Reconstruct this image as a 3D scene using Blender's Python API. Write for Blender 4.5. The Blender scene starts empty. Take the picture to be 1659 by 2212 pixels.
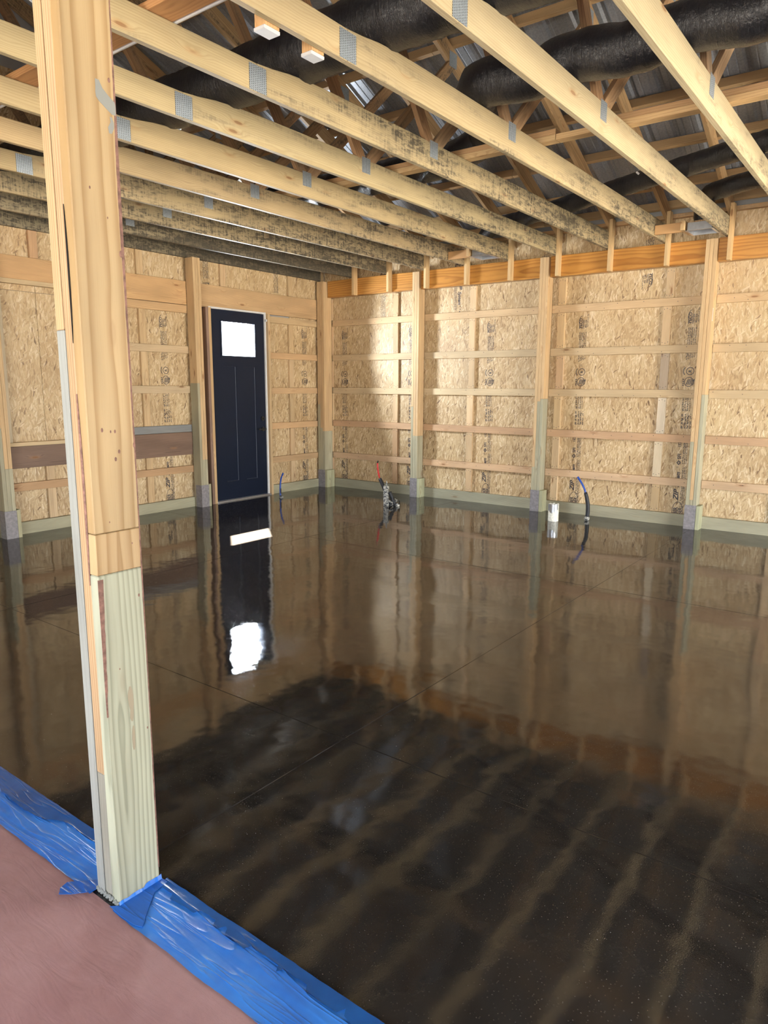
import bpy, bmesh, math, random
from mathutils import Vector, Matrix, noise as mnoise

random.seed(7)
S = bpy.context.scene
COL = S.collection

# ------------------------------------------------------------------ camera
def make_camera():
    f, yaw, pit, rol = 1525.0, 0.6435, 0.1764, 0.0046
    fw = Vector((-math.sin(yaw)*math.cos(pit), math.cos(yaw)*math.cos(pit), -math.sin(pit)))
    r0 = Vector((math.cos(yaw), math.sin(yaw), 0)); u0 = r0.cross(fw)
    r = r0*math.cos(rol)+u0*math.sin(rol); u = -r0*math.sin(rol)+u0*math.cos(rol)
    cd = bpy.data.cameras.new('camera'); cam = bpy.data.objects.new('camera', cd); COL.objects.link(cam)
    cd.sensor_fit = 'VERTICAL'; cd.sensor_height = 36.0; cd.lens = 36.0*f/2212.0
    cd.clip_start = 0.05; cd.clip_end = 300
    M = Matrix((r, u, -fw)).transposed().to_4x4(); M.translation = Vector((7.4213, -8.0599, 1.5241))
    cam.matrix_world = M; S.camera = cam
make_camera()

# ------------------------------------------------------------------ world, sun, daylight at the openings, exposure
S.view_settings.view_transform = 'Standard'; S.view_settings.look = 'None'
S.view_settings.gamma = 1.0; S.view_settings.use_curve_mapping = False
S.view_settings.exposure = 0.0
W = bpy.data.worlds.new('world'); S.world = W; W.use_nodes = True
bg = W.node_tree.nodes['Background']; bg.inputs[0].default_value = (0.78, 0.88, 1.0, 1); bg.inputs[1].default_value = 6.0
W.cycles.sampling_method = 'AUTOMATIC'

def sun():
    d = bpy.data.lights.new('sun', 'SUN'); d.energy = 750.0; d.angle = math.radians(0.6); d.color = (1.0, 0.93, 0.78)
    o = bpy.data.objects.new('sun', d); COL.objects.link(o)
    o.rotation_euler = Vector((0.92, -0.77, -1.0)).to_track_quat('-Z', 'Y').to_euler(); o.location = (-6, 5, 7)
sun()
def daylight(name, loc, look, sx, sy, power, color):
    d = bpy.data.lights.new(name, 'AREA'); d.shape = 'RECTANGLE'; d.size = sx; d.size_y = sy; d.energy = power; d.color = color
    o = bpy.data.objects.new(name, d); COL.objects.link(o); o.location = loc
    o.rotation_euler = Vector(look).to_track_quat('-Z', 'Z').to_euler()
    return o
# daylight coming in through the door window, an unseen opening added behind as fill, and the overhead door on the right
daylight('window_daylight', (0.07, -1.572, 2.12), (1, 0, -0.0), 0.60, 0.46, 300, (0.86, 0.93, 1.0))
daylight('back_fill_daylight', (7.0, -10.85, 1.4), (0, 1, 0.0), 4.6, 2.5, 215, (0.95, 0.97, 1.0))
daylight('side_door_daylight', (10.55, -2.6, 1.35), (-1, 0, 0.0), 4.0, 2.5, 450, (1.0, 0.97, 0.90))

S.render.engine = 'CYCLES'
cy = S.cycles
cy.max_bounces = 6; cy.diffuse_bounces = 4; cy.glossy_bounces = 3; cy.transparent_max_bounces = 8
cy.caustics_reflective = True; cy.caustics_refractive = False; cy.blur_glossy = 0.15
cy.sample_clamp_indirect = 6.0; cy.use_denoising = True; cy.use_adaptive_sampling = True; cy.adaptive_threshold = 0.02
try: cy.denoiser = 'OPENIMAGEDENOISE'
except Exception: pass

# ------------------------------------------------------------------ node helper
class NT:
    def __init__(s, name):
        s.m = bpy.data.materials.new(name); s.m.use_nodes = True; s.t = s.m.node_tree; s.n = s.t.nodes; s.l = s.t.links
        s.b = s.n['Principled BSDF']; s.out = s.n['Material Output']
    def add(s, typ, **kw):
        n = s.n.new(typ)
        for k, v in kw.items(): setattr(n, k, v)
        return n
    def put(s, sock, v):
        if v is None: return
        if hasattr(v, 'is_linked') or isinstance(v, bpy.types.NodeSocket): s.l.new(v, sock)
        else: sock.default_value = v
    def math(s, op, a, b=None, c=None, clamp=False):
        n = s.add('ShaderNodeMath', operation=op, use_clamp=clamp)
        s.put(n.inputs[0], a); s.put(n.inputs[1], b); s.put(n.inputs[2], c); return n.outputs[0]
    def vmath(s, op, a, b=None):
        n = s.add('ShaderNodeVectorMath', operation=op); s.put(n.inputs[0], a); s.put(n.inputs[1], b); return n.outputs[0]
    def comb(s, x=0., y=0., z=0.):
        n = s.add('ShaderNodeCombineXYZ'); s.put(n.inputs[0], x); s.put(n.inputs[1], y); s.put(n.inputs[2], z); return n.outputs[0]
    def sep(s, v):
        n = s.add('ShaderNodeSeparateXYZ'); s.put(n.inputs[0], v); return n.outputs
    def noise(s, v, scale, detail=2., rough=.5, dist=0., dim='3D'):
        n = s.add('ShaderNodeTexNoise', noise_dimensions=dim); s.put(n.inputs['Vector'], v); n.inputs['Scale'].default_value = scale
        n.inputs['Detail'].default_value = detail; n.inputs['Roughness'].default_value = rough; n.inputs['Distortion'].default_value = dist
        return n.outputs[0]
    def voro(s, v, scale=1., feature='F1', dim='3D', rnd=1.0):
        n = s.add('ShaderNodeTexVoronoi', voronoi_dimensions=dim, feature=feature); s.put(n.inputs['Vector'], v)
        n.inputs['Scale'].default_value = scale; n.inputs['Randomness'].default_value = rnd; return n
    def ramp(s, fac, stops, interp='LINEAR'):
        n = s.add('ShaderNodeValToRGB'); cr = n.color_ramp; cr.interpolation = interp
        while len(cr.elements) < len(stops): cr.elements.new(.5)
        for e, (p, c) in zip(cr.elements, stops):
            e.position = p; e.color = (c, c, c, 1) if isinstance(c, (int, float)) else (*c, 1)
        s.put(n.inputs[0], fac); return n.outputs[0]
    def mix(s, fac, a, b, blend='MIX'):
        n = s.add('ShaderNodeMix', data_type='RGBA', blend_type=blend); s.put(n.inputs[0], fac)
        for sock, v in ((n.inputs[6], a), (n.inputs[7], b)):
            if isinstance(v, tuple) and len(v) == 3: v = (*v, 1)
            s.put(sock, v)
        return n.outputs[2]
    def smooth(s, v, lo, hi):
        n = s.add('ShaderNodeMapRange', interpolation_type='SMOOTHSTEP'); s.put(n.inputs[0], v); n.inputs[1].default_value = lo; n.inputs[2].default_value = hi
        return n.outputs[0]
    def bump(s, h, strength, dist=.01, normal=None):
        n = s.add('ShaderNodeBump'); n.inputs['Strength'].default_value = strength; n.inputs['Distance'].default_value = dist
        s.put(n.inputs['Height'], h); s.put(n.inputs['Normal'], normal); return n.outputs[0]
    def obj(s): return s.add('ShaderNodeTexCoord').outputs['Object']
    def info(s): return s.add('ShaderNodeObjectInfo').outputs
    def rgb(s, c): s.put(s.b.inputs['Base Color'], c)
    def done(s, rough=.6, metal=0., spec=.5, normal=None):
        s.put(s.b.inputs['Roughness'], rough); s.b.inputs['Metallic'].default_value = metal
        s.b.inputs['Specular IOR Level'].default_value = spec
        if normal is not None: s.l.new(normal, s.b.inputs['Normal'])
        return s.m

def wood(name, light, dark, freq=95., contrast=.75, fib=.25, rough=.62, wav=1.0, pith=.05, knots=1.0, mold=False, spec=.3):
    """lumber: rings around a pith that runs along local X; tinted by the object's colour; alpha = amount of mould stain"""
    t = NT(name); P = t.obj(); I = t.info(); rnd = I['Random']
    off = t.comb(t.math('MULTIPLY', rnd, 31.7), t.math('MULTIPLY', rnd, 17.3), t.math('MULTIPLY', rnd, 23.9))
    Q = t.vmath('ADD', P, off)
    x, y, z = t.sep(P); X, Y, Z = t.sep(Q)
    kn = t.voro(t.comb(t.math('MULTIPLY', X, 2.3), t.math('MULTIPLY', Y, 9.), t.math('MULTIPLY', Z, 9.)))
    kd = kn.outputs['Distance']
    r1 = t.math('SUBTRACT', t.math('FRACT', t.math('MULTIPLY', rnd, 7.31)), .5)
    r2 = t.math('FRACT', t.math('MULTIPLY', rnd, 13.77))
    n1 = t.noise(t.comb(t.math('MULTIPLY', X, .9), t.math('MULTIPLY', Y, 2.), t.math('MULTIPLY', Z, 2.)), 1.0, 2.)
    n2 = t.noise(t.comb(t.math('MULTIPLY', X, 5.), t.math('MULTIPLY', Y, 25.), t.math('MULTIPLY', Z, 25.)), 1.0, 2.)
    yy = t.math('ADD', y, t.math('MULTIPLY', r1, .09)); zz = t.math('ADD', z, t.math('MULTIPLY_ADD', r2, .05, pith))
    rr = t.math('SQRT', t.math('ADD', t.math('MULTIPLY', yy, yy), t.math('MULTIPLY', zz, zz)))
    rr = t.math('ADD', rr, t.math('MULTIPLY', n1, .055*wav)); rr = t.math('ADD', rr, t.math('MULTIPLY', n2, .006*wav))
    rr = t.math('ADD', rr, t.math('MULTIPLY', t.smooth(kd, .35, .0), .03*knots))
    saw = t.math('FRACT', t.math('MULTIPLY', rr, freq))
    late = t.ramp(saw, [(0., .25), (.12, 0.), (.45, .12), (.8, .85), (.93, 1.), (1., .25)])
    fine = t.noise(t.comb(t.math('MULTIPLY', X, 6.), t.math('MULTIPLY', Y, 420.), t.math('MULTIPLY', Z, 420.)), 1.0, 2.)
    blot = t.noise(t.comb(t.math('MULTIPLY', X, 1.7), t.math('MULTIPLY', Y, 9.), t.math('MULTIPLY', Z, 9.)), 1.0, 3.)
    c = t.mix(t.math('MULTIPLY', late, contrast), light, dark)
    c = t.mix(t.math('MULTIPLY', t.smooth(fine, .42, .7), fib), c, dark)
    c = t.mix(1.0, c, t.ramp(blot, [(.3, .80), (.7, 1.08)]), 'MULTIPLY')
    if knots:
        c = t.mix(t.math('MULTIPLY', t.smooth(kd, .105, .06), .8*knots), c, (.11, .05, .02))
        c = t.mix(t.math('MULTIPLY', t.smooth(kd, .2, .09), .3*knots), c, (.3, .15, .06))
    c = t.mix(1.0, c, I['Color'], 'MULTIPLY')
    if mold:
        m1 = t.noise(t.comb(t.math('MULTIPLY', X, 1.3), t.math('MULTIPLY', Y, 9.), t.math('MULTIPLY', Z, 9.)), 1.0, 3., .6)
        m2 = t.noise(t.comb(t.math('MULTIPLY', X, 11.), t.math('MULTIPLY', Y, 38.), t.math('MULTIPLY', Z, 38.)), 1.0, 6., .72, .8)
        m3 = t.noise(t.comb(t.math('MULTIPLY', X, 85.), t.math('MULTIPLY', Y, 9.), t.math('MULTIPLY', Z, 9.)), 1.0, 3., .6)
        grad = t.smooth(x, -2.6, 2.4)                       # more of it towards the eave
        prof = t.smooth(t.math('ABSOLUTE', t.math('SUBTRACT', y, .005)), .095, .02)
        v = t.math('ADD', m1, t.math('MULTIPLY', t.math('SUBTRACT', grad, .5), .30)); v = t.math('ADD', v, I['Alpha'])
        v = t.math('ADD', v, t.math('MULTIPLY', t.math('SUBTRACT', prof, .7), .18))
        dash = t.smooth(t.math('ADD', t.math('MULTIPLY', m2, .64), t.math('MULTIPLY', m3, .36)), .45, .58)
        veil = t.smooth(v, .40, .80); c1 = t.smooth(v, .50, .78)
        dark = t.math('ADD', t.math('MULTIPLY', c1, dash), t.math('MULTIPLY', t.smooth(v, .78, 1.1), .75), clamp=True)
        c = t.mix(t.math('MULTIPLY', veil, .42), c, (.20, .165, .11))
        c = t.mix(t.math('MULTIPLY', dark, .86), c, (.026, .023, .019))
    t.rgb(c)
    h = t.math('ADD', t.math('MULTIPLY', late, -.5), t.math('MULTIPLY', fine, .5))
    return t.done(rough, 0, spec, t.bump(h, .25, .0012))

M = {}
M['pine'] = wood('pine_lumber', (.57, .435, .27), (.36, .235, .12), 90, .55, .25)
M['truss'] = wood('truss_lumber', (.42, .345, .215), (.265, .195, .105), 85, .5, .28, mold=True)
M['web'] = wood('truss_web_lumber', (.36, .245, .14), (.18, .11, .055), 85, .6, .3, mold=True)
M['treated'] = wood('treated_lumber', (.40, .375, .275), (.245, .225, .155), 80, .7, .3, knots=.6)
M['brown'] = wood('brown_treated_lumber', (.17, .11, .08), (.10, .065, .045), 80, .6, .3)
M['grey'] = wood('weathered_lumber', (.24, .24, .23), (.14, .14, .135), 90, .6, .4)
M['lvl'] = wood('engineered_ledger_wood', (.47, .225, .05), (.27, .10, .018), 34, .8, .15, rough=.32, wav=2.2, pith=.02, knots=.25, spec=.5)
M['postface'] = wood('post_face_lumber', (.375, .285, .17), (.24, .155, .072), 30, .85, .10, wav=1.15, pith=.006, knots=.2)
M['posttreated'] = wood('post_treated_lumber', (.36, .37, .28), (.21, .22, .16), 66, .85, .12, wav=.8, pith=.006, knots=.15)
M['postgrey'] = wood('post_grey_lumber', (.255, .265, .25), (.215, .22, .205), 90, .6, .3, knots=0)
M['postpink'] = wood('post_edge_lumber', (.38, .29, .205), (.235, .16, .10), 150, .8, .3, pith=.03, wav=.35, knots=0)

def osb():
    t = NT('oriented_strand_board'); P = t.obj(); I = t.info(); rnd = I['Random']
    px, py, pz = t.sep(P)
    u = t.math('ADD', t.math('ADD', px, py), t.math('MULTIPLY', rnd, 37.1)); v = t.math('ADD', pz, t.math('MULTIPLY', rnd, 53.3))
    UV = t.comb(u, v, 0.)
    dn = t.add('ShaderNodeTexNoise', noise_dimensions='2D'); t.put(dn.inputs['Vector'], UV); dn.inputs['Scale'].default_value = 22; dn.inputs['Detail'].default_value = 1
    d = t.vmath('MULTIPLY', t.vmath('SUBTRACT', dn.outputs[1], (.5, .5, .5)), (.012, .012, 0))
    UVd = t.vmath('ADD', UV, d)
    def layer(ang, sw, sl):
        mp = t.add('ShaderNodeMapping'); mp.inputs['Rotation'].default_value = (0, 0, ang); t.put(mp.inputs[0], UVd)
        q = t.vmath('MULTIPLY', mp.outputs[0], (1/sw, 1/sl, 1))
        vo = t.voro(q, 1., 'F1', '2D'); e = t.voro(q, 1., 'DISTANCE_TO_EDGE', '2D')
        id_ = t.sep(vo.outputs['Color'])
        fx, fy, fz = t.sep(q)
        fib = t.noise(t.comb(t.math('MULTIPLY', fx, 9.), t.math('MULTIPLY', fy, 1.6), 0.), 1., 2., .5, 0., '2D')
        return id_[0], id_[1], e.outputs['Distance'], fib
    A = layer(.10, .016, .10); B = layer(-.30, .014, .085); Cc = layer(.42, .013, .075); D = layer(-.05, .010, .06); E_ = layer(.9, .012, .05)
    m1 = t.math('GREATER_THAN', B[1], .55); m2 = t.math('GREATER_THAN', Cc[1], .68); m3 = t.math('GREATER_THAN', D[1], .72); m4 = t.math('GREATER_THAN', E_[1], .9)
    def pick(i):
        a = t.mix(m1, A[i], B[i]); a = t.mix(m2, a, Cc[i]); a = t.mix(m3, a, D[i]); return t.mix(m4, a, E_[i])
    idv, id2, ed, fib = pick(0), pick(1), pick(2), pick(3)
    c = t.ramp(idv, [(0., (.17, .10, .05)), (.03, (.33, .215, .105)), (.12, (.46, .32, .165)), (.5, (.55, .405, .225)), (.85, (.63, .485, .29)), (1., (.74, .61, .41))])
    c = t.mix(1.0, c, t.ramp(fib, [(.25, .72), (.55, 1.0), (.8, 1.12)]), 'MULTIPLY')
    c = t.mix(t.math('MULTIPLY', t.smooth(ed, .09, .0), .30), c, (.2, .115, .045))
    big = t.noise(UV, 2.2, 3., .5, 0., '2D')
    c = t.mix(1.0, c, t.ramp(big, [(.3, (.84, .80, .76)), (.7, (1.06, 1.06, 1.06))]), 'MULTIPLY')
    c = t.mix(1.0, c, I['Color'], 'MULTIPLY')
    t.rgb(c)
    h = t.math('ADD', id2, t.math('MULTIPLY', t.smooth(ed, 0., .12), .6))
    return t.done(.5, 0, .4, t.bump(h, .35, .0012))
M['osb'] = osb()

def flat(name, col, rough=.5, metal=0., spec=.5, nscale=0., namt=.15, bump=0., bscale=60.):
    t = NT(name); P = t.obj()
    if nscale:
        n = t.noise(P, nscale, 4., .6)
        t.rgb(t.mix(1.0, (*col, 1), t.ramp(n, [(.25, 1-namt), (.75, 1+namt)]), 'MULTIPLY'))
    else: t.rgb((*col, 1))
    nb = t.bump(t.noise(P, bscale, 3., .6), bump, .004) if bump else None
    return t.done(rough, metal, spec, nb)

def floor_mat():
    t = NT('wet_stained_concrete'); P = t.obj()
    a = t.noise(P, .8, 4., .6); b = t.noise(P, 6., 5., .65); g = t.noise(P, 260., 2., .6)
    c = t.mix(t.smooth(a, .3, .7), (.0145, .013, .0122), (.024, .0205, .018))
    c = t.mix(t.math('MULTIPLY', t.smooth(b, .5, .8), .5), c, (.030, .0265, .0235))
    t.rgb(c)
    w1 = t.noise(P, 1.05, 1., .5); w2 = t.noise(P, 4.2, 2., .5)
    n = t.bump(w1, .16, .05); n = t.bump(w2, .17, .012, n); sp = t.voro(P, 130.); n = t.bump(g, .04, .0012, n); n = t.bump(t.math('MULTIPLY', t.smooth(sp.outputs['Distance'], .22, .0), t.math('GREATER_THAN', t.sep(sp.outputs['Color'])[0], .55)), .65, .0020, n)
    ro = t.math('MULTIPLY_ADD', t.smooth(b, .35, .75), .03, .012)
    t.b.inputs['IOR'].default_value = 1.5
    return t.done(ro, 0, .5, n)
M['floor'] = floor_mat()
M['concrete'] = flat('bare_concrete', (.16, .15, .14), .8, nscale=9, namt=.3, bump=.3)
def paper_mat():
    t = NT('red_rosin_paper'); P = t.obj(); x, y, z = t.sep(P)
    n = t.noise(P, 3.5, 4., .6); f = t.noise(P, 300., 2., .7)
    c = t.mix(t.smooth(n, .3, .7), (.29, .155, .155), (.36, .21, .21))
    c = t.mix(t.math('MULTIPLY', t.smooth(f, .5, .8), .25), c, (.2, .095, .095)); t.rgb(c)
    w = t.noise(t.comb(t.math('MULTIPLY', x, 5.), t.math('MULTIPLY', y, 20.), 0.), 1., 3., .6, .8)
    return t.done(.45, 0, .4, t.bump(w, .5, .006))
M['paper'] = paper_mat()
def tape_mat(name, c1, c2, rough):
    t = NT(name); P = t.obj(); x, y, z = t.sep(P)
    w = t.noise(t.comb(t.math('MULTIPLY', x, 2.4), t.math('MULTIPLY', y, 24.), 0.), 1., 2., .5, .4); w = t.math('POWER', t.math('SUBTRACT', 1., t.math('ABSOLUTE', t.math('MULTIPLY_ADD', w, 2., -1.))), 14.)
    n = t.noise(P, 7., 3., .6); t.rgb(t.mix(t.smooth(n, .3, .7), c1, c2))
    cr = t.noise(P, 420., 2., .6)
    return t.done(rough, 0, .5, t.bump(t.math('ADD', w, t.math('MULTIPLY', cr, .12)), .6, .0035))
M['tape'] = tape_mat('blue_masking_tape', (.018, .135, .52), (.03, .19, .62), .38)
M['tapewet'] = tape_mat('blue_tape_soaked', (.006, .062, .235), (.009, .085, .31), .22)
def duct_mat():
    t = NT('black_duct_jacket'); P = t.obj(); x, y, z = t.sep(P)
    w = t.noise(t.comb(t.math('MULTIPLY', x, 75.), t.math('MULTIPLY', y, 11.), t.math('MULTIPLY', z, 11.)), 1., 4., .7, .8)
    v = t.noise(P, 48., 4., .7, 1.8)
    t.rgb((.007, .007, .010, 1))
    n = t.bump(w, .5, .009); n = t.bump(v, .5, .007, n)
    t.b.inputs['Coat Weight'].default_value = .55; t.b.inputs['Coat Roughness'].default_value = .07; t.l.new(n, t.b.inputs['Coat Normal'])
    return t.done(.5, 0, .25, n)
M['duct'] = duct_mat()
def roof_mat():
    t = NT('galvanised_roof_steel'); P = t.obj()
    n = t.noise(P, 55., 3., .7); m = t.noise(P, 1.2, 3., .6)
    c = t.mix(t.smooth(n, .3, .7), (.23, .25, .28), (.32, .335, .365)); c = t.mix(1.0, c, t.ramp(m, [(.3, .85), (.7, 1.08)]), 'MULTIPLY')
    t.rgb(c); return t.done(.42, .35, .5, t.bump(n, .1, .002))
M['roof'] = roof_mat()
def plate_mat():
    t = NT('galvanised_nail_plate'); P = t.obj(); x, y, z = t.sep(P)
    # rows of punched teeth slots
    a = t.math('FRACT', t.math('MULTIPLY', x, 78.)); r = t.math('FLOOR', t.math('MULTIPLY', x, 78.))
    b = t.math('FRACT', t.math('ADD', t.math('MULTIPLY', y, 95.), t.math('MULTIPLY', r, .5)))
    s1 = t.math('MULTIPLY', t.math('LESS_THAN', t.math('ABSOLUTE', t.math('SUBTRACT', a, .5)), .2), t.math('LESS_THAN', t.math('ABSOLUTE', t.math('SUBTRACT', b, .5)), .33))
    n = t.noise(P, 160., 3., .6)
    c = t.mix(t.smooth(n, .35, .7), (.36, .42, .47), (.56, .61, .66)); c = t.mix(t.math('MULTIPLY', s1, .85), c, (.08, .085, .09))
    t.rgb(c); return t.done(.42, .55, .5, t.bump(s1, -.9, .003))
M['plate'] = plate_mat()
M['door'] = flat('navy_black_door_paint', (.0035, .008, .022), .45, spec=.22, nscale=4, namt=.12)
M['lip'] = flat('moulding_painted_highlight', (.16, .18, .22), .35)
M['white'] = flat('white_trim', (.78, .77, .74), .5, nscale=12, namt=.06)
M['black'] = flat('black_metal', (.01, .01, .011), .3)
M['sleeve'] = flat('grey_post_sleeve', (.20, .185, .19), .55, nscale=30, namt=.35)
M['ink'] = flat('black_ink', (.035, .03, .035), .6)
M['siding'] = flat('outside_siding', (.3, .3, .3), .6)
M['blue'] = flat('blue_pipe', (.012, .06, .32), .35)
M['red'] = flat('red_pipe', (.42, .02, .02), .35)
M['foam'] = flat('black_pipe_sleeve', (.012, .013, .017), .55, nscale=30, namt=.5)
M['pvc'] = flat('white_pvc_spattered', (.72, .70, .60), .4, nscale=60, namt=.3)
def spatter():
    t = NT('concrete_spattered'); P = t.obj(); n = t.noise(P, 55., 4., .6, .5)
    t.rgb(t.mix(t.smooth(n, .45, .55), (.5, .48, .42), (.055, .06, .065))); return t.done(.6, 0, .4, t.bump(n, .4, .004))
M['spatter'] = spatter()
M['bark'] = flat('bark_wane', (.17, .09, .07), .85, nscale=60, namt=.5, bump=.8, bscale=90)
M['smear'] = flat('grey_smear', (.19, .20, .19), .6)
M['stain'] = flat('brown_stain', (.26, .22, .15), .6)
M['flange'] = flat('galvanised_sheet', (.55, .57, .6), .3, .8, nscale=20)
M['foil'] = flat('silver_foil_tape', (.75, .75, .76), .22, .9, bump=.6, bscale=60)
M['tag'] = flat('white_label', (.75, .75, .72), .5)
M['steel'] = flat('nail_steel', (.05, .045, .04), .5)
def glass():
    t = NT('window_glass'); tr = t.add('ShaderNodeBsdfTransparent'); gl = t.add('ShaderNodeBsdfGlossy'); gl.inputs['Roughness'].default_value = .02
    fr = t.add('ShaderNodeLayerWeight'); fr.inputs[0].default_value = .12; mx = t.add('ShaderNodeMixShader')
    t.l.new(fr.outputs[0], mx.inputs[0]); t.l.new(tr.outputs[0], mx.inputs[1]); t.l.new(gl.outputs[0], mx.inputs[2]); t.l.new(mx.outputs[0], t.out.inputs[0])
    return t.m
M['glass'] = glass()

# ------------------------------------------------------------------ object helpers
def link(name, me, parent=None, loc=(0, 0, 0), color=None):
    o = bpy.data.objects.new(name, me); COL.objects.link(o)
    if parent is not None:
        o.parent = parent; par = parent; base = Vector((0, 0, 0))
        while par is not None: base += par.location; par = par.parent
        o.location = Vector(loc)-base
    else: o.location = loc
    if color is not None: o.color = color
    return o
def tag(o, label=None, cat=None, group=None, kind=None):
    if label: o['label'] = label
    if cat: o['category'] = cat
    if group: o['group'] = group
    if kind: o['kind'] = kind
    return o
def empty(name, loc, label=None, cat=None, group=None, kind=None):
    o = bpy.data.objects.new(name, None); COL.objects.link(o); o.location = loc; o.empty_display_size = .1
    return tag(o, label, cat, group, kind)
_cache = {}
def box_mesh(dx, dy, dz, bev, mat):
    key = (round(dx, 4), round(dy, 4), round(dz, 4), bev, mat)
    if key in _cache: return _cache[key]
    bm = bmesh.new(); bmesh.ops.create_cube(bm, size=1.0, matrix=Matrix.Diagonal((dx, dy, dz, 1)))
    if bev: bmesh.ops.bevel(bm, geom=bm.edges[:], offset=bev, segments=1, affect='EDGES')
    me = bpy.data.meshes.new('box'); bm.to_mesh(me); bm.free(); me.materials.append(M[mat]); _cache[key] = me
    return me
def vary(c=(1, 1, 1), amt=.1, a=0.):
    k = 1+random.uniform(-amt, amt); w = random.uniform(-.3, .3)*amt
    return (c[0]*k*(1+w), c[1]*k, c[2]*k*(1-w), a)
ROT = {'x': Matrix.Identity(3), 'y': Matrix.Rotation(math.pi/2, 3, 'Z'), 'z': Matrix.Rotation(-math.pi/2, 3, 'Y')}
def board(name, lo, hi, mat, parent=None, axis=None, bev=.002, color=None, amt=.1, a=0.):
    """axis aligned board, its grain along its longest side"""
    d = [hi[i]-lo[i] for i in range(3)]; c = [(hi[i]+lo[i])/2 for i in range(3)]
    if axis is None: axis = 'xyz'[d.index(max(d))]
    l = {'x': (d[0], d[1], d[2]), 'y': (d[1], d[0], d[2]), 'z': (d[2], d[1], d[0])}[axis]
    o = link(name, box_mesh(*l, bev, mat), parent, c, color or vary(amt=amt, a=a))
    o.rotation_euler = ROT[axis].to_euler()
    return o
def beam(name, p0, p1, w, t, mat, parent=None, thick=Vector((1, 0, 0)), bev=.002, color=None, a=0.):
    """board from p0 to p1, thickness t along 'thick', width w across"""
    p0 = Vector(p0); p1 = Vector(p1); X = (p1-p0).normalized(); Z = thick.normalized(); Y = Z.cross(X).normalized(); Z = X.cross(Y)
    o = link(name, box_mesh((p1-p0).length, w, t, bev, mat), parent, (p0+p1)/2, color or vary(a=a))
    o.rotation_euler = Matrix((X, Y, Z)).transposed().to_euler()
    return o
def mesh_obj(name, bm, mat, parent=None, loc=(0, 0, 0), smooth=False, color=None):
    me = bpy.data.meshes.new(name); bm.to_mesh(me); bm.free()
    for m in (mat if isinstance(mat, (list, tuple)) else [mat]): me.materials.append(M[m])
    if smooth:
        for p in me.polygons: p.use_smooth = True
    return link(name, me, parent, loc, color)
def bm_box(bm, lo, hi):
    r = bmesh.ops.create_cube(bm, size=1.0, matrix=Matrix.Translation([(lo[i]+hi[i])/2 for i in range(3)]) @ Matrix.Diagonal([hi[i]-lo[i] for i in range(3)]+[1]))
    return r['verts']
def tube(name, pts, rads, mat, parent=None, n=16, step=.03, wr=0., cap=True, seed=0, loc=(0, 0, 0)):
    """smooth tube through the points (Catmull-Rom), with wrinkles of depth wr"""
    P = [Vector(p) for p in pts]; path = []; rr = []
    for i in range(len(P)-1):
        a = P[max(i-1, 0)]; b = P[i]; c = P[i+1]; d = P[min(i+2, len(P)-1)]
        k = max(2, int((c-b).length/step))
        for j in range(k):
            u = j/k
            path.append(.5*((2*b)+(c-a)*u+(2*a-5*b+4*c-d)*u*u+(3*b-a-3*c+d)*u**3)); rr.append(rads[i]*(1-u)+rads[i+1]*u)
    path.append(P[-1]); rr.append(rads[-1])
    bm = bmesh.new(); rings = []; up = Vector((0, 0, 1))
    for i, p in enumerate(path):
        T = (path[min(i+1, len(path)-1)]-path[max(i-1, 0)]).normalized()
        if abs(T.z) > .9: up = Vector((0, 1, 0))
        else: up = Vector((0, 0, 1))
        A = T.cross(up).normalized(); B = A.cross(T).normalized()
        ring = []
        for j in range(n):
            th = 2*math.pi*j/n; dv = A*math.cos(th)+B*math.sin(th); r = rr[i]
            if wr:
                q = Vector((i*step*14, math.cos(th)*1.2, math.sin(th)*1.2))+Vector((seed*9.1, 0, 0))
                r += wr*(mnoise.noise(q)*.8+mnoise.noise(q*Vector((2.7, 2.2, 2.2)).x)*.4)
            ring.append(bm.verts.new(p+dv*r-Vector(loc)))
        rings.append(ring)
    for a, b in zip(rings, rings[1:]):
        for j in range(n): bm.faces.new((a[j], a[(j+1) % n], b[(j+1) % n], b[j]))
    if cap: bm.faces.new(rings[0][::-1]); bm.faces.new(rings[-1])
    bmesh.ops.recalc_face_normals(bm, faces=bm.faces[:])
    return mesh_obj(name, bm, mat, parent, loc, True)

# ================================================================== FLOOR
floor = tag(mesh_obj('floor', (lambda bm: (bm_box(bm, (-.05, -10.7, -.16), (10.5, .19, -.05)), bm)[1])(bmesh.new()), 'concrete'), kind='structure')
JX = [-.05, 2.55, 5.56, 8.57, 10.5]; JY = [-10.7, -8.86, -5.86, -2.86, .18]
for i in range(4):
    for j in range(4):
        g = .0002
        bm = bmesh.new(); v = bm_box(bm, (JX[i]+g, JY[j]+g, -.055), (JX[i+1]-g, JY[j+1]-g, 0))
        top = [e for e in bm.edges if all(abs(q.co.z) < 1e-6 for q in e.verts)]
        bmesh.ops.bevel(bm, geom=top, offset=.0022, segments=1, affect='EDGES')
        mesh_obj('floor_slab', bm, 'floor', floor)
tag(mesh_obj('ground', (lambda bm: (bm_box(bm, (-60, -60, -.4), (60, 60, -.2)), bm)[1])(bmesh.new()), 'concrete'), kind='structure')

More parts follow.
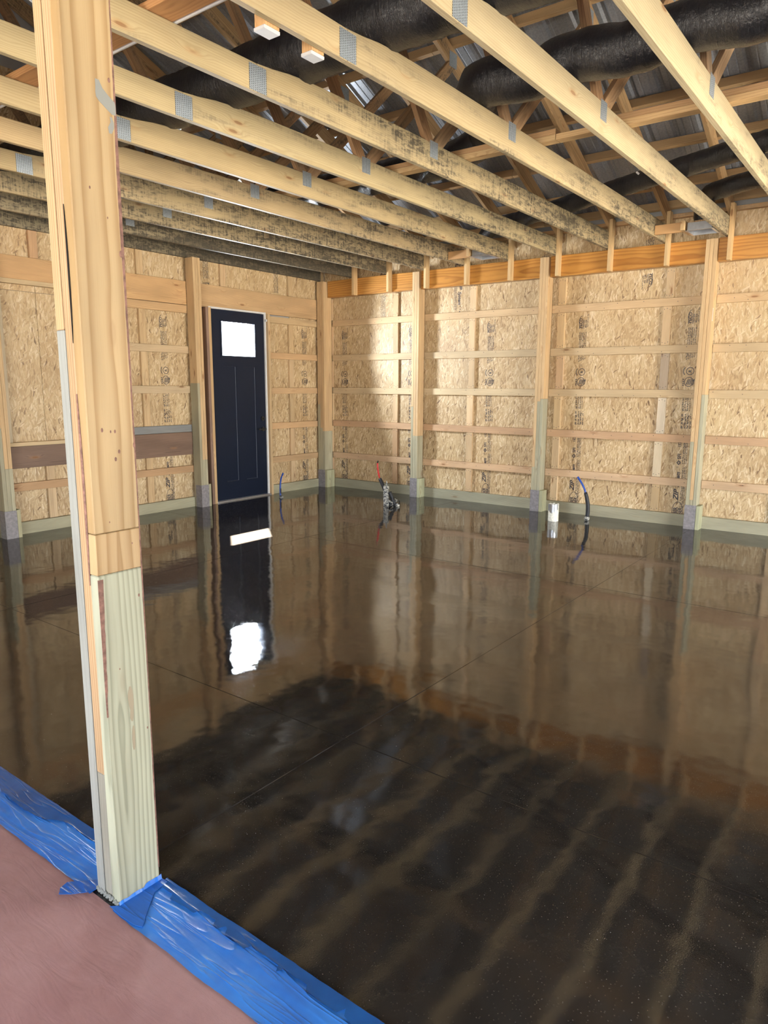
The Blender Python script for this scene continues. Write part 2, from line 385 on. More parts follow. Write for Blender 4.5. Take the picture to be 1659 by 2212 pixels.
# ================================================================== printed sheathing stamps
def text_polys(s, size, bold=False, shear=0., sx=1.0):
    cu = bpy.data.curves.new('ink', 'FONT'); cu.body = s; cu.size = size; cu.resolution_u = 2; cu.shear = shear; cu.fill_mode = 'FRONT'
    if bold: cu.offset = size*.032
    o = bpy.data.objects.new('ink', cu); me = bpy.data.meshes.new_from_object(o)
    vs = [(v.co.x*sx, v.co.y) for v in me.vertices]; fs = [tuple(p.vertices) for p in me.polygons]
    bpy.data.objects.remove(o); bpy.data.meshes.remove(me); bpy.data.curves.remove(cu)
    return vs, fs
def stamp_elements():
    """(v0, v1, verts(u,v), faces): upward reading print, u to the right, v up"""
    R = random.Random(3); E = []
    def put(vs, fs, u, v):            # text local (x right, y up) -> reading upwards
        q = [(u-b, v+a) for a, b in vs]; E.append((min(b for a, b in q), max(b for a, b in q), q, fs))
    def ring(u, v, ru, rv, w, a0=0., a1=2*math.pi, n=28):
        vs = []; fs = []
        for i in range(n+1):
            th = a0+(a1-a0)*i/n; vs += [(u+ru*math.cos(th), v+rv*math.sin(th)), (u+(ru-w)*math.cos(th), v+(rv-w)*math.sin(th))]
        for i in range(n): fs.append((2*i, 2*i+2, 2*i+3, 2*i+1))
        E.append((v-rv, v+rv, vs, fs))
    def bars(u, v0, v1, w, seed_gap=.004, lo=.006, hi=.03):
        vs = []; fs = []; v = v0
        while v < v1:
            L = R.uniform(lo, hi); e = min(v+L, v1); k = len(vs)
            # each word: broken into letter-like ticks
            t = v
            while t < e:
                h = R.uniform(.5, 1.)*w; s = R.choice((0, 1))*(w-h); k = len(vs)
                vs += [(u+s, t), (u+s+h, t), (u+s+h, t+.0049), (u+s, t+.0049)]; fs.append((k, k+1, k+2, k+3)); t += .0062
            v = e+R.uniform(seed_gap, seed_gap*3)
        E.append((v0, v1, vs, fs))
    put(*text_polys('HUBER', .062, True, 0, .74), .052, .055); put(*text_polys('HUBER', .062, True, 0, .74), .102, .055)
    ring(.055, .145, .062, .118, .006)
    put(*text_polys('ZIP', .078, True, .35, 1.05), .052, .275); put(*text_polys('System', .062, True, .3, .95), .052, .425); put(*text_polys('®', .03), .03, .64)
    for u, w in ((.074, .012), (.092, .013), (.11, .008)): bars(u, .20, .66, w)
    put(*text_polys('SFI', .052, True), .048, .74)
    # the diamond beside the letters
    ringd = [(.03+.024*a, .70+.03*b) for a, b in ((1, 0), (0, 1), (-1, 0), (0, -1))]+[(.03+.012*a, .70+.015*b) for a, b in ((1, 0), (0, 1), (-1, 0), (0, -1))]
    E.append((.67, .73, ringd, [(0, 1, 5, 4), (1, 2, 6, 5), (2, 3, 7, 6), (3, 0, 4, 7)])); ring(.03, .70, .009, .009, .004, n=10)
    for u, w in ((.066, .014), (.084, .012), (.102, .01)): bars(u, .69, .93, w)
    put(*text_polys('152', .04, True), .04, .87)
    for u, w in ((.02, .026), (.055, .018), (.08, .02), (.11, .014)): bars(u, 1.08, 1.235, w, .008, .02, .05)
    for u, w in ((.018, .022), (.046, .014), (.068, .016), (.092, .012)): bars(u, 1.27, 1.43, w)
    # round marks
    ring(.07, 1.585, .05, .052, .007)
    for k in range(5):
        a = k*.017; E.append((1.55, 1.62, [(.04+a, 1.555), (.05+a, 1.555), (.068+a*.9, 1.615), (.058+a*.9, 1.615)], [(0, 1, 2, 3)]))
    for k in range(4): E.append((1.54, 1.62, [(.002, 1.545+k*.02), (.02, 1.545+k*.02), (.02, 1.556+k*.02), (.002, 1.556+k*.02)], [(0, 1, 2, 3)]))
    ring(.075, 1.70, .042, .042, .007); ring(.05, 1.70, .045, .05, .006, 2.2, 4.1, 12); put(*text_polys('R', .045, True), .09, 1.686)
    for k in range(8):
        th = 2.3+k*.22; E.append((1.65, 1.75, [(.055+math.cos(th)*r+math.cos(th+1.57)*.003*s, 1.70+math.sin(th)*r+math.sin(th+1.57)*.003*s) for r, s in ((.046, 1), (.058, 1), (.058, -1), (.046, -1))], [(0, 1, 2, 3)]))
    put(*text_polys('TM', .022), .07, 1.76)
    for u, w in ((.022, .013), (.04, .012), (.058, .013), (.078, .012), (.097, .01)): bars(u, 1.81+u*.4, 2.16, w)
    put(*text_polys('TECO', .048, True, 0, .95), .05, 2.20); put(*text_polys('TESTED', .03, True), .078, 2.20); put(*text_polys('MILL 520', .024, True), .104, 2.21); bars(.112, 2.22, 2.36, .012)
    ring(.055, 2.275, .045, .075, .006, 1.75, 4.5, 16)
    return E
ELEMS = stamp_elements()
_sm = {}
def stamp_mesh(side, vlo, vhi, flip):
    key = (side, vlo, vhi, flip)
    if key in _sm: return _sm[key]
    V = []; F = []
    for v0, v1, vs, fs in ELEMS:
        if v0 < vlo-.06 or v1 > vhi+.06: continue
        k = len(V)
        for u, v in vs:
            if flip: u, v = -u, -v
            V.append((u, 0, v) if side == 'a' else (0, u, v))
        F += [tuple(k+i for i in f) for f in fs]
    if not V: return None
    me = bpy.data.meshes.new('ink_stamp'); me.from_pydata(V, [], F); me.materials.append(M['ink']); _sm[key] = me
    return me

# ================================================================== WALL RIGHT (posts 6 ft apart, girts, sheathing)
ST = 1.829
NY = .178                      # inner face of the sheathing on the right wall
bm = bmesh.new(); bm_box(bm, (-.05, .192, -.3), (10.5, .225, 3.50)); wallA = tag(mesh_obj('wall_right', bm, 'siding'), kind='structure')
seamsA = [.109]+[.239+1.219*k for k in range(9)]
for i in range(len(seamsA)-1):
    x0, x1 = seamsA[i]+.0015, seamsA[i+1]-.0015
    for row, (z0, z1) in enumerate(((-.02, 2.441), (2.444, 3.33))):
        p = board('sheathing_panel', (x0, NY, z0), (x1, NY+.012, z1), 'osb', wallA, 'x', .0015, vary(amt=.05, a=1))
        if i == 0 or x0 > 6.5: continue
        if row == 0: me = stamp_mesh('a', 0., 2.42, False); pos = (x0+.195, NY-.0006, 0)
        else:
            zo = [0, 4.62, 3.17, 4.92, 4.96, 5.2][min(i, 5)]
            me = stamp_mesh('a', zo-3.30, zo-2.45, True); pos = (x0+1.219-.185, NY-.0006, zo)
        if me: link('ink_stamp', me, p, pos)
GZ = [2.393, 1.892, 1.412, .925, .441]      # undersides of the girt rows
postsA = [ST*k for k in range(1, 6)]
baysA = [.29]+postsA
girt_cols = [(1.02, .95, .88), (.97, .97, .95), (1.05, 1.06, 1.04), (1.0, .86, .82), (1.02, .93, .92)]
nails = []
for r, z in enumerate(GZ):
    for i, xs in enumerate(baysA):
        xe = baysA[i+1] if i+1 < len(baysA) else 10.4
        x0 = xs+(.114 if i else 0)
        board('girt', (x0+.002, .14, z), (xe-.002, .1765, z+.087), 'pine', wallA, color=vary(girt_cols[r], .08))
        for q in range(7):
            xx = x0+.1+q*(xe-x0-.2)/6+random.uniform(-.08, .08); nails.append(('a', xx, z+random.choice((.02, .045, .066))))
for r in range(6):
    zt = 2.79 if r == 0 else GZ[r-1]; zb = GZ[r]+.087 if r < 5 else .132
    for s in seamsA[1:]:
        if any(s-.046 < p+.114 and s+.046 > p for p in postsA): continue
        off = random.uniform(-.008, .008)
        c = vary(random.choice(((1, .95, .85), (1.05, 1, .95), (.95, .85, .8), (1.15, 1.12, 1.1))), .08)
        if 5 < s < 5.3: c = {2: (.62, .64, .75, 0), 3: (1.3, 1.45, 1.75, 0), 4: (1.15, 1.25, 1.4, 0)}.get(r, c)
        board('backing_strip', (s-.044+off, .146, zb+.001), (s+.044+off, .1768, zt-.001), 'pine', wallA, 'z', color=c)
        for q in ((-.03, .03), (0, .022), (.03, .035)):
            nails.append(('s', s+off+q[0], zb+q[1])); nails.append(('s', s+off+q[0], zt-q[1]))
for i, xs in enumerate(baysA):
    x0 = xs+(.152 if i else .04); xe = baysA[i+1] if i+1 < len(baysA) else 10.4
    board('skirt_board', (x0, .130, -.05), (xe-.003, .1768, .130), 'treated', wallA, color=vary((.9, .9, .86), .06))
bm = bmesh.new()
for kind, x, z in nails:
    y = .14 if kind == 'a' else .146
    bmesh.ops.create_cone(bm, cap_ends=True, segments=6, radius1=.0045, radius2=.0045, depth=.0016, matrix=Matrix.Translation((x, y, z)) @ Matrix.Rotation(math.pi/2, 4, 'X'))
tag(mesh_obj('nail_heads', bm, 'steel', wallA), kind='stuff')

def wall_post(name, lo, hi, face, label, block_side, lower=(1.0, 1.25, 1.1), cornersleeve=True):
    """three laminated plies, treated at the foot, a grey sleeve and a foot block. face 'y': front looks to -y, plies side by side in x; face 'x': front looks to +x"""
    a = 0 if face == 'y' else 1
    root = empty(name, ((lo[0]+hi[0])/2, (lo[1]+hi[1])/2, 0), label, 'post', 'laminated wall posts')
    n = 3
    for k in range(n):
        w = (hi[a]-lo[a])/n; l = list(lo); h = list(hi); l[a] = lo[a]+w*k+.0008; h[a] = lo[a]+w*(k+1)-.0008
        jit = random.uniform(0, .004)
        if face == 'y': l[1] += jit
        else: h[0] -= jit
        l1 = list(l); h1 = list(h); h1[2] = lower[k]; l2 = list(l); l2[2] = lower[k]+.0005
        board('treated_ply', l1, h1, 'treated', root, 'z', color=vary((1.0, .98, .92), .08))
        board('ply', l2, h2 if False else h, 'pine', root, 'z', color=vary((1.03, .95, .84), .06))
    if face == 'y':
        board('foot_sleeve', (lo[0]-.003, lo[1]-.004, -.02), (hi[0]-.001, lo[1]-.0008, .265), 'sleeve', root, 'z', .0005, (1, 1, 1, 0))
        board('foot_block', (hi[0]+.002, lo[1]-.003, -.03), (hi[0]+.040, hi[1]-.003, .262), 'treated', root, 'z', color=vary((1.05, 1.1, .95), .05))
    else:
        board('foot_sleeve', (hi[0]+.0008, lo[1]-.003, -.02), (hi[0]+.004, hi[1]-.001, .28), 'sleeve', root, 'z', .0005, (1, 1, 1, 0))
        board('foot_sleeve', (lo[0]+.03, lo[1]-.004, -.02), (hi[0]+.004, lo[1]-.0008, .28), 'sleeve', root, 'z', .0005, (.85, .85, .88, 0))
        board('foot_block', (lo[0]+.02, hi[1]+.002, -.03), (hi[0]-.002, hi[1]+.040, .285), 'treated', root, 'z', color=vary((1.05, 1.05, .9), .05))
    return root
names = ['wall post on the right wall nearest the far corner, behind the red pipe', 'middle wall post on the right wall, beside the white pipe stub', 'wall post with a small white sticker, furthest right in view', 'wall post beyond the right edge of the picture', 'last wall post beyond the right edge of the picture']
lows = [(1.25, .85, .85), (.55, 1.35, 1.38), (.95, .32, 1.45), (1, 1, 1), (1, 1, 1)]
for k, x in enumerate(postsA):
    if k > 3: continue
    p = wall_post('wall_post', (x, 0, -.03), (x+.114, .139, 3.02), 'y', names[k], 'r', lows[k])
    if k == 2:
        board('sticker', (x+.1143, .015, 2.205), (x+.1150, .035, 2.335), 'tag', p, 'z', 0, (1, 1, 1, 0))
        bm = bmesh.new(); zz = 2.22
        while zz < 2.32:
            h = random.uniform(.001, .004); bm_box(bm, (x+.1150, .019, zz), (x+.1153, .031, zz+h)); zz += h+random.uniform(.002, .005)
        tag(mesh_obj('barcode', bm, 'ink', p), kind='stuff')
cp = wall_post('wall_post', (.147, -.04, -.03), (.283, .137, 3.02), 'y', 'square corner post where the door wall meets the right wall', 'r', (1.25, .9, .85))

# orange ledger boards between the posts, eave pieces above
lnames = ['orange ledger board in the far corner bay beside the corner post', 'orange ledger board with a seam, in the second bay from the corner', 'orange ledger board with big oval grain, in the third bay from the corner', 'orange ledger board right of the post with the sticker', 'orange ledger board beyond the right edge of the picture']
for i, xs in enumerate(baysA[:5]):
    x0 = xs+(.114 if i else 0); xe = baysA[i+1]
    o = board('ledger_board', (x0+.002, .04, 2.797), (xe-.002, .135, 3.029), 'lvl', None, 'x', .003, vary((1, 1, 1), .05))
    tag(o, lnames[i], 'beam', 'orange ledger boards along the right wall')
for x0, x1 in ((.1, 3.6), (3.6, 7.2), (7.2, 10.4)):
    board('eave_plate', (x0, .10, 3.29), (x1-.003, .172, 3.33), 'web', wallA, color=(1.5, 1.4, 1.25, -.2))

# ================================================================== WALL LEFT (door wall, gable end)
RX = .105
bm = bmesh.new()
prof = [(.19, -.3), (.19, 3.42), (-5.25, 5.69), (-10.69, 3.42), (-10.69, -.3)]
hole = (-2.05, -1.09, -.3, 2.50)
def quad_prism(bm, pts, x0, x1):
    a = [bm.verts.new((x0, y, z)) for y, z in pts]; b = [bm.verts.new((x1, y, z)) for y, z in pts]; n = len(pts)
    bm.faces.new(a); bm.faces.new(b[::-1])
    for i in range(n): bm.faces.new((a[i], b[i], b[(i+1) % n], a[(i+1) % n]))
zr = lambda y: 3.42+.4173*(.19-y) if y > -5.25 else 3.42+.4173*(10.69+y)
quad_prism(bm, [(hole[0], -.3), (hole[0], zr(hole[0])), (-5.25, zr(-5.25)), (-10.69, 3.42), (-10.69, -.3)], .055, .090)
quad_prism(bm, [(.19, -.3), (.19, 3.42), (hole[1], zr(hole[1])), (hole[1], -.3)], .055, .090)
quad_prism(bm, [(hole[1], 2.50), (hole[1], zr(hole[1])), (hole[0], zr(hole[0])), (hole[0], 2.50)], .055, .090)
bmesh.ops.recalc_face_normals(bm, faces=bm.faces[:])
wallB = tag(mesh_obj('wall_left', bm, 'siding'), kind='structure')
seamsB = [.176, -.575, -1.794, -3.013, -4.232, -5.451, -6.67, -7.889, -9.108, -10.327, -10.65]
for i in range(len(seamsB)-1):
    y1, y0 = seamsB[i]-.0015, seamsB[i+1]+.0015
    for row, (z0, z1) in enumerate(((-.02, 2.441), (2.444, 3.33), (3.333, 4.5))):
        spans = [(y0, y1)]
        if row == 0:       # cut round the door
            spans = [(a, b) for a, b in ((y0, min(y1, -2.052)), (max(y0, -1.088), y1)) if b-a > .05]
        if row == 2:
            if y1 > -2.0 or y0 < -8.4: continue
        for a, b in spans:
            z0c = 2.503 if (row == 1 and a < -1.09 and b > -2.05) else z0
            p = board('sheathing_panel', (.092, a, z0c), (RX, b, z1), 'osb', wallB, 'x', .0015, vary(amt=.05, a=1))
            if y0 < -5: continue
            if row == 0 and a <= y0+.22:
                me = stamp_mesh('b', 0., 2.42, False)
                if me and i in (0, 2): link('ink_stamp', me, p, (RX+.0006, y0+.235, 0))
            elif row == 1:
                zo = [5.2, 4.95, 5.0, 4.9][min(i, 3)]; me = stamp_mesh('b', zo-3.25, zo-2.51, True)
                if me: link('ink_stamp', me, p, (RX+.0006, y0+1.219-.185, zo))
GB = [2.378, 1.892, 1.410, .918, .440]
nb = []
def girtB(z0, z1, y0, y1, mat='pine', col=(1, 1, 1), name='girt', x1=.145, x0=.1065, amt=.06):
    return board(name, (x0, y0+.001, z0), (x1, y1-.001, z1), mat, wallB, 'y', color=vary(col, amt))
P1 = (-2.382, -2.268); P2 = (-4.807, -4.692)
# right of the door
for r, z in enumerate(GB): girtB(z, z+.086, -1.04, -.041, col=(.98, .86, .76) if r else (1, .96, .88))
girtB(2.486, 2.764, P1[1], -.041, col=(.94, .82, .70), name='header')
# middle bay (left of the post), behind the foreground post
girtB(2.488, 2.766, -3.6, P1[0], col=(.95, .80, .64), name='header'); girtB(2.39, 2.482, -3.6, P1[0], col=(.92, .78, .64), name='girt')
girtB(1.910, 1.996, -3.6, P1[0]); girtB(1.428, 1.515, -3.6, P1[0]); girtB(.952, 1.040, -3.6, P1[0], 'grey', name='girt'); girtB(.668, .949, -3.6, P1[0], 'brown', (1.1, 1.05, 1.0), 'backer_board')
girtB(.444, .528, P2[1], P1[0], col=(.78, .66, .58))
# left bay: a framed opening closed with sheathing
girtB(2.550, 2.772, P2[1], -3.61, col=(.86, .72, .58), name='header')
girtB(2.503, 2.547, P2[1], -3.61, col=(1.1, 1.1, 1.05), name='opening_frame', x1=.17)
girtB(.906, .944, P2[1]+.04, -3.61, col=(1.1, 1.1, 1.05), name='opening_frame', x1=.17)
board('opening_frame', (.1065, -4.69, .946), (.17, -4.612, 2.501), 'pine', wallB, 'z', color=vary((1.1, 1.25, 1.45), .03))
board('opening_frame', (.1065, -3.65, .946), (.17, -3.612, 2.501), 'pine', wallB, 'z')
girtB(.680, .903, P2[1], -3.61, 'brown', name='backer_board')
# beyond the left edge
for z in GB: girtB(z, z+.086, -7.2, P2[0]); 
for (y0, y1) in ((-7.2, P2[0]), (P2[1], P1[0]), (P1[1], -2.2), (-1.02, -.041)):
    board('skirt_board', (.1065, y0+.04 if y0 < -2.3 else y0, -.05), (.150, y1-.002, .124), 'treated', wallB, 'y', color=vary((1.0, 1.0, .92), .05))
def stripsB(s, spans, col=(1, .95, .85)):
    for z0, z1 in spans: board('backing_strip', (.1065, s-.044, z0+.001), (.138, s+.044, z1-.001), 'pine', wallB, 'z', color=vary(random.choice(((1.0, .95, .86), (1.05, 1.0, .95), (.85, .72, .66))), .08))
stripsB(-.575, [(2.766, 3.04), (1.98, 2.378), (1.498, 1.892), (1.006, 1.41), (.528, .918), (.126, .44)])
stripsB(-1.794, [(2.766, 3.04)])
stripsB(-3.013, [(2.768, 3.04), (1.998, 2.39), (1.517, 1.91), (1.042, 1.428), (.53, .668), (.126, .444)])
stripsB(-4.232, [(2.774, 3.04), (.53, .68), (.126, .444)])
names = ['wall post left of the dark door, on the door wall', 'wall post at the left edge of the picture, on the door wall', 'wall post on the door wall beyond the left edge of the picture']
for k, (y0, y1) in enumerate((P1, P2)):
    wall_post('wall_post', (.146, y0, -.03), (.285, y1, 3.035), 'x', names[k], 'r', ((1.55, .6, .6), (1.1, .7, .7))[k])

# the door
D = empty('door_1', (.13, -1.57, 0), kind='structure')
board('stud', (.112, -2.15, -.03), (.21, -2.108, 2.484), 'brown', D, 'z', color=(1.5, 1.5, 1.55, 0))  # brown tone stands in for the shaded side face of the stud
board('stud', (.112, -2.106, -.03), (.205, -2.064, 2.484), 'pine', D, 'z', color=(1, .9, .75, 0))
board('stud', (.112, -1.085, -.03), (.200, -1.045, 2.484), 'pine', D, 'z', color=(1.02, .97, .88, 0))
board('jamb', (.06, -2.062, 0), (.155, -2.030, 2.503), 'white', D, 'z', .002, (1, 1, 1, 0))
board('jamb', (.06, -1.112, 0), (.165, -1.088, 2.503), 'white', D, 'z', .002, (1, 1, 1, 0))
board('jamb', (.06, -2.029, 2.480), (.155, -1.113, 2.503), 'white', D, 'y', .002, (1, 1, 1, 0))
board('threshold', (.05, -2.06, -.03), (.20, -1.09, .018), 'flange', D, 'y', .004, (.35, .35, .36, 0))
bm = bmesh.new()
Y0, Y1, Z0, Z1 = -2.026, -1.116, .02, 2.477
wy0, wy1, wz0, wz1 = -1.856, -1.288, 1.905, 2.332
xf, xb = .145, .101
def slab(bm, y0, y1, z0, z1, xa=xf): bm_box(bm, (xb, y0, z0), (xa, y1, z1))
panels = [(-1.846, -1.628, .252, 1.775), (-1.504, -1.288, .252, 1.775)]
ys = sorted({Y0, Y1, wy0, wy1}|{p[0] for p in panels}|{p[1] for p in panels}); zs = sorted({Z0, Z1, wz0, wz1, .252, 1.775})
for a, b in zip(ys, ys[1:]):
    for c0, c1 in zip(zs, zs[1:]):
        my, mz = (a+b)/2, (c0+c1)/2
        if wy0 < my < wy1 and wz0 < mz < wz1: continue
        rec = any(p[0] < my < p[1] and p[2] < mz < p[3] for p in panels)
        slab(bm, a, b, c0, c1, xf-.012 if rec else xf)
bmesh.ops.remove_doubles(bm, verts=bm.verts[:], dist=1e-5)
mesh_obj('door_slab', bm, 'door', D)
for y0, y1, z0, z1 in panels:       # moulded edge round each recessed panel
    bm = bmesh.new()
    for (a, b, c0, c1) in ((y0, y0+.009, z0, z1), (y1-.009, y1, z0, z1), (y0, y1, z0, z0+.009), (y0, y1, z1-.009, z1)): bm_box(bm, (xf-.012, a, c0), (xf-.003, b, c1))
    o = mesh_obj('panel_moulding', bm, 'door', D)
    # bevelled lip, its highlight painted in as pale grey
    bm = bmesh.new()
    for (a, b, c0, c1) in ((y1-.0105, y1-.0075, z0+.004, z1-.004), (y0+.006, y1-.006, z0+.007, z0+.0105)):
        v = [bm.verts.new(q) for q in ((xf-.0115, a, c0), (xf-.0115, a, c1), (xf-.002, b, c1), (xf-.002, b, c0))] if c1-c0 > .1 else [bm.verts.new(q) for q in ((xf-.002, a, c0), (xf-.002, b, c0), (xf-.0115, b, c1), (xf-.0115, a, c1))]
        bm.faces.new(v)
    mesh_obj('highlight_lip', bm, 'lip', o, color=(1, 1, 1, 0))
bm = bmesh.new()
for (a, b, c0, c1) in ((wy0-.02, wy0, wz0-.02, wz1+.02), (wy1, wy1+.02, wz0-.02, wz1+.02), (wy0, wy1, wz0-.02, wz0), (wy0, wy1, wz1, wz1+.02)): bm_box(bm, (xf, a, c0), (xf+.007, b, c1))
mesh_obj('glazing_frame', bm, 'door', D)
bm = bmesh.new(); bm_box(bm, (.120, wy0-.004, wz0-.004), (.126, wy1+.004, wz1+.004)); mesh_obj('window_pane', bm, 'glass', D)
bm = bmesh.new()
bmesh.ops.create_cone(bm, cap_ends=True, segments=20, radius1=.032, radius2=.03, depth=.012, matrix=Matrix.Translation((xf+.006, -1.172, .93)) @ Matrix.Rotation(math.pi/2, 4, 'Y'))
bmesh.ops.create_cone(bm, cap_ends=True, segments=12, radius1=.011, radius2=.011, depth=.05, matrix=Matrix.Translation((xf+.03, -1.172, .93)) @ Matrix.Rotation(math.pi/2, 4, 'Y'))
v = bm_box(bm, (xf+.045, -1.30, .920), (xf+.06, -1.16, .940)); bmesh.ops.bevel(bm, geom=list({e for q in v for e in q.link_edges}), offset=.005, segments=2, affect='EDGES')
mesh_obj('lever_handle', bm, 'black', D)
bm = bmesh.new()
bmesh.ops.create_cone(bm, cap_ends=True, segments=20, radius1=.031, radius2=.029, depth=.016, matrix=Matrix.Translation((xf+.008, -1.178, 1.075)) @ Matrix.Rotation(math.pi/2, 4, 'Y')); bm_box(bm, (xf+.016, -1.184, 1.062), (xf+.03, -1.172, 1.088))
mesh_obj('deadbolt', bm, 'black', D)
for z in (.30, 1.25, 2.2): board('hinge', (xf, -2.036, z-.05), (xf+.006, -2.022, z+.05), 'black', D, 'z', .001, (1, 1, 1, 0))
board('shim', (.155, -1.112, 2.38), (.2, -1.098, 2.41), 'white', D, 'z', .001, (1, 1, 1, 0))

# ================================================================== other two walls (out of view; open overhead door at the side, back opening added for fill daylight)
bm = bmesh.new()
bm_box(bm, (.09, -10.69, -.3), (4.7, -10.6, 3.42)); bm_box(bm, (9.3, -10.69, -.3), (10.5, -10.6, 3.42)); bm_box(bm, (4.7, -10.69, 2.65), (9.3, -10.6, 3.42))
tag(mesh_obj('wall_back', bm, 'osb'), kind='structure')
bm = bmesh.new()
quad_prism(bm, [(-4.6, -.3), (-4.6, zr(-4.6)), (-5.25, zr(-5.25)), (-10.6, 3.42), (-10.6, -.3)], 10.4, 10.5); quad_prism(bm, [(.19, -.3), (.19, 3.42), (-.6, zr(-.6)), (-.6, -.3)], 10.4, 10.5); quad_prism(bm, [(-.6, 2.65), (-.6, zr(-.6)), (-4.6, zr(-4.6)), (-4.6, 2.65)], 10.4, 10.5)
bmesh.ops.recalc_face_normals(bm, faces=bm.faces[:]); tag(mesh_obj('wall_far_right', bm, 'osb'), kind='structure')

# ================================================================== CEILING: purlins and ribbed steel
SL = .4167
ceil = empty('ceiling', (5, -5.25, 4.5), kind='structure')
th = math.atan(SL)
def zlow(y): return 3.265+SL*(-y if y > -5.25 else y+10.5)
for y in (.10, -.22, -.75, -1.28, -1.81, -2.34, -2.87, -3.40, -3.93, -4.46, -4.99):
    for side in (0, 1):
        yy = y if side == 0 else -10.5-y
        z = zlow(yy)+.153+.048
        for x0, x1 in ((.13, 3.66), (3.66, 7.3), (7.3, 10.35)):
            o = board('purlin', (x0, yy-.019, z-.0445), (x1-.003, yy+.019, z+.0445), 'pine', ceil, 'x', color=vary((.86, .76, .64), .12))
            o.rotation_euler = ((-th if side == 0 else th), 0, 0)
def roof_panel_mesh():
    bm = bmesh.new(); prof = []
    x = 0
    while x < .9143:
        if abs((x/.2286)-round(x/.2286)) < .01:
            prof += [(x, 0), (x+.02, .02), (x+.045, .02), (x+.065, 0)]
        x = round(x+.0762, 4)
        prof += [(x-.0085+.03, 0), (x+.03, .004), (x+.0385, 0)] if x < .9 and abs((x/.2286)-round(x/.2286)) > .2 else []
    prof.append((.9143, 0)); prof = sorted(set(prof))
    L = (5.25+.42)/math.cos(th)
    a = [bm.verts.new((x, 0, z)) for x, z in prof]; b = [bm.verts.new((x, L, z)) for x, z in prof]
    for i in range(len(prof)-1): bm.faces.new((a[i], a[i+1], b[i+1], b[i]))
    me = bpy.data.meshes.new('roof_panel'); bm.to_mesh(me); bm.free(); me.materials.append(M['roof']); return me
rpm = roof_panel_mesh()
zr0 = 5.4525+.153+.105
for k in range(12):
    for side in (0, 1):
        o = link('roof_panel', rpm, ceil, (-.18+.9143*k+(.9143 if side else 0), -5.25, zr0))
        o.rotation_euler = (-th, 0, math.pi if side else 0)
board('ridge_cap', (-.2, -5.45, zr0+.022), (10.6, -5.05, zr0+.03), 'roof', ceil, 'x', 0, (1, 1, 1, 0))

# ================================================================== TRUSSES
XK = lambda k: .822+ST/3*k
ordn = ['first', 'second', 'third', 'fourth', 'fifth', 'sixth', 'seventh', 'eighth', 'ninth', 'tenth', 'eleventh']
def chord_mesh(near):
    """bottom chord, 2x8 towards the eave with its top swelling up past the splice; local X along the board, origin at its middle"""
    bm = bmesh.new()
    if near: pts = [(-2.62, 0), (2.62, 0), (2.62, .139), (-2.62, .139)]
    else:
        # x from splice (-) to eave (+)
        pts = [(-2.655, 0), (2.655, 0), (2.655, .180), (-2.0, .180), (-2.25, .176), (-2.42, .165), (-2.55, .148), (-2.655, .140)]
    a = [bm.verts.new((x, -.0185, z-.08)) for x, z in pts]; b = [bm.verts.new((x, .0185, z-.08)) for x, z in pts]; n = len(pts)
    bm.faces.new(a); bm.faces.new(b[::-1])
    for i in range(n): bm.faces.new((a[i], b[i], b[(i+1) % n], a[(i+1) % n]))
    bmesh.ops.recalc_face_normals(bm, faces=bm.faces[:])
    bmesh.ops.bevel(bm, geom=[e for e in bm.edges if abs(e.verts[0].co.y-e.verts[1].co.y) < 1e-6], offset=.003, segments=1, affect='EDGES')
    me = bpy.data.meshes.new('chord'); bm.to_mesh(me); bm.free(); me.materials.append(M['truss']); return me
chordN, chordF = chord_mesh(True), chord_mesh(False)
MOLD = [.46, .26, .17, .06, .0, .05, .17, .05, .01, -.09, -.14]
TINT = [(.66, .66, .64), (.82, .78, .70), (.9, .84, .74), (.97, .88, .78), (1.0, .95, .84), (1.0, .98, .88), (1.0, .97, .86), (1.03, 1.0, .92), (1.16, 1.15, 1.12), (1.22, 1.22, 1.2), (1.2, 1.2, 1.2)]
tlabels = ['blackened roof truss nearest the dark door wall', 'second roof truss out from the door wall, its chord heavily black stained', 'third roof truss out from the door wall, running left behind the foreground post', 'fourth roof truss out from the door wall, cleaner with a long crack', 'fifth roof truss from the door wall, its big plate right beside the foreground post', 'sixth roof truss from the door wall, ending above the middle post', 'seventh roof truss out from the door wall, black stained beside its big plate', 'eighth roof truss from the door wall, two blocks behind it have painted sunlit bottoms', 'ninth roof truss from the door wall, ending beside the sticker post', 'tenth roof truss, the nearest one, crossing the upper right corner', 'roof truss beyond the upper right corner of the picture']
def plate(x, y0, y1, z0, z1, parent): return beam('connector_plate', (x+.0008, y0, (z0+z1)/2), (x+.0008, y1, (z0+z1)/2), z1-z0, .0016, 'plate', parent, bev=0, color=(1, 1, 1, 0))
